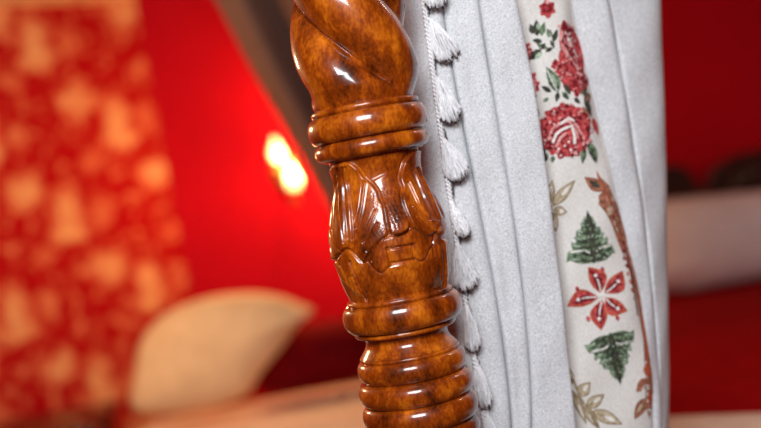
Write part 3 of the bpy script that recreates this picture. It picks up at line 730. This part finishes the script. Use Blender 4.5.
# bed on the right
zb = P(715, 291, 3.0).z
bx0, bx1 = .30, 1.75
bed = empty('bed', (1.02, 2.6, 0)); tag(bed, 'low dark bed base under the dark red bedspread', 'bed')
head = empty('headboard', (1.02, 2.6, 0)); tag(head, 'dark carved wooden headboard on the crimson wall behind the pale pillow', 'headboard')
bl, brr = bx0-1.02, bx1-1.02
slab('bed_base', bl, brr, -.9, .58, .12, zb-.24, DARKWOOD, bed, .02)
hb = MB()
def headboard():
    yh0, yh1 = 3.20-2.6, 3.26-2.6; n = 120
    top = []
    for i in range(n+1):
        x = bl+(brr-bl)*i/n; top.append(x)
    c0, c1 = P(680, 163, 3.2), P(748, 152, 3.2)
    def ht(x):
        X = x+1.02; h = P(700, 190, 3.2).z+.0
        for cx_, w, a in ((c0.x-.03, .075, c0.z-h), (c1.x+.02, .16, c1.z-h), (c1.x+.36, .16, c1.z-h+.03), (c1.x+.68, .12, c1.z-h-.02)):
            q = 1-((X-cx_)/w)**2
            if q > 0: h = max(h, P(700, 190, 3.2).z+a*math.sqrt(q))
        return h
    vs = []; 
    for y in (yh0, yh1):
        for x in top: vs += [(x, y, 0), (x, y, ht(x))]
    m = 2*(n+1); fs = []
    for i in range(n):
        a = 2*i; fs += [(a, a+2, a+3, a+1), (m+a, m+a+1, m+a+3, m+a+2), (a+1, a+3, m+a+3, m+a+1)]
    fs += [(0, 1, m+1, m), (2*n, m+2*n, m+2*n+1, 2*n+1)]
    mb = MB(); mb.add(vs, fs); o = mb.build('panel', DARKWOOD, head, smooth=False); bevel(o, .008)
    for cx_, w, cz_ in ((c1.x+.02, .16, c1.z), (c1.x+.36, .16, c1.z+.03)):
        k = MB()
        for q in range(9):
            a = PI*(q+.5)/9; tube(k, [(cx_-1.02+.04*math.cos(a), yh0-.004, cz_-.14+.03*math.sin(a)), (cx_-1.02+.11*math.cos(a), yh0-.012, cz_-.14+.10*math.sin(a))], lambda t: .008+.012*math.sin(PI*(.15+.8*t)), 8)
        sphere(k, (cx_-1.02, yh0-.004, cz_-.14), .035, 20, 10, sc=(1, .5, 1)); k.build('shell_carving', DARKWOOD, head)
headboard()
for sx in (bl+.05, brr-.05):
    for y in (-.85, .5):
        mb = MB(); lathe(mb, [(.035, .13), (.04, .08), (.025, 0)], 20, c=(sx, y)); mb.build('leg', DARKWOOD, bed)
spread = slab('bedspread', bx0, bx1, 1.72, 3.17, zb-.24, zb, SPREAD, None, .05); tag(spread, 'dark red bedspread covering the bed right of the curtain', 'bedspread')
cushion_outline('pillow', [(610, 292), (604, 250), (612, 214), (660, 201), (720, 195), (790, 188), (850, 186), (862, 225), (856, 268), (840, 282), (740, 291), (670, 293)], 3.03, .08, PALE, 'pale satin pillow standing on the dark red bedspread against the headboard', 'pillow', lean=.02, zfloor=zb)
# beige bench in front of the bed
yq = 1.55; zq = P(715, 399, yq).z
bq = P(715, 397, yq); ba = .62
bench = empty('bench', (bq.x-.15*math.sin(ba)+.2*math.cos(ba), yq-.15*math.cos(ba)-.2*math.sin(ba), 0), -ba); tag(bench, 'beige upholstered bench at the foot of the red bed', 'bench')
mb = MB(); nx_, ny_ = 40, 14; vs = []
for i in range(nx_+1):
    for j in range(ny_+1):
        u, v = 2*i/nx_-1, 2*j/ny_-1
        vs.append((u*.5, v*.15, zq-.10+.10*(1-abs(u)**6)**.5*(1-abs(v)**5)**.5-.012*u*u))
fs = grid_faces(nx_+1, ny_+1); o_ = len(vs); vs2 = [(x, y, zq-.11) for x, y, z in vs]; fs2 = [tuple(a+o_ for a in f[::-1]) for f in fs]
rim = [i*(ny_+1) for i in range(nx_+1)]+[nx_*(ny_+1)+j for j in range(1, ny_+1)]+[i*(ny_+1)+ny_ for i in range(nx_-1, -1, -1)]+[j for j in range(ny_-1, 0, -1)]
fr = [(a, b, b+o_, a+o_) for a, b in zip(rim, rim[1:]+rim[:1])]
mb.add(vs+vs2, fs+fs2+fr); mb.build('cushion', BENCH, bench)
slab('rail', -.48, .48, -.13, .13, zq-.16, zq-.11, DARKWOOD, bench, .006)
for sx in (-.44, .44):
    for sy in (-.11, .11): slab('leg', sx-.025, sx+.025, sy-.025, sy+.025, 0, zq-.155, DARKWOOD, bench, .006)

# ------------------------------------------------------------------ light
def area(name, loc, tgt, sx, sy, power, col):
    l = bpy.data.lights.new(name, 'AREA'); l.shape = 'RECTANGLE'; l.size = sx; l.size_y = sy; l.energy = power; l.color = col
    o = bpy.data.objects.new(name, l); COL.objects.link(o); o.location = loc
    o.rotation_euler = (Vector(tgt)-Vector(loc)).to_track_quat('-Z', 'Y').to_euler(); return o
def point(name, loc, power, col, r=.05):
    l = bpy.data.lights.new(name, 'POINT'); l.energy = power; l.color = col; l.shadow_soft_size = r
    o = bpy.data.objects.new(name, l); COL.objects.link(o); o.location = loc; return o
area('camera_flash', (-.12, -.35, 1.75), (0.03, .9, 1.12), .6, .42, 24, (.96, .98, 1))  # unseen soft flash above and behind the camera, not a window
point('lamp_glow', (lp1.x+.06, 3.02, lp1.z-.03), 13, (1, .50, .20), .05)
point('left_lamp', (-.92, 1.95, 1.42), 18, (1, .64, .33), .07)
point('rim_light', (.80, 1.40, 1.75), 6.5, (1, .74, .6), .07)  # added unseen light to warm the curtain rim, pale pillow and bench
w = bpy.data.worlds.new('world'); S.world = w; w.use_nodes = True
w.node_tree.nodes['Background'].inputs[0].default_value = (.5, .5, .55, 1); w.node_tree.nodes['Background'].inputs[1].default_value = .05

vs_ = S.view_settings
S.display_settings.display_device = 'sRGB'
vs_.view_transform = 'Standard'; vs_.look = 'None'; vs_.gamma = 1; vs_.use_curve_mapping = False; vs_.exposure = .22
S.cycles.use_denoising = True
S.cycles.sample_clamp_indirect = 6
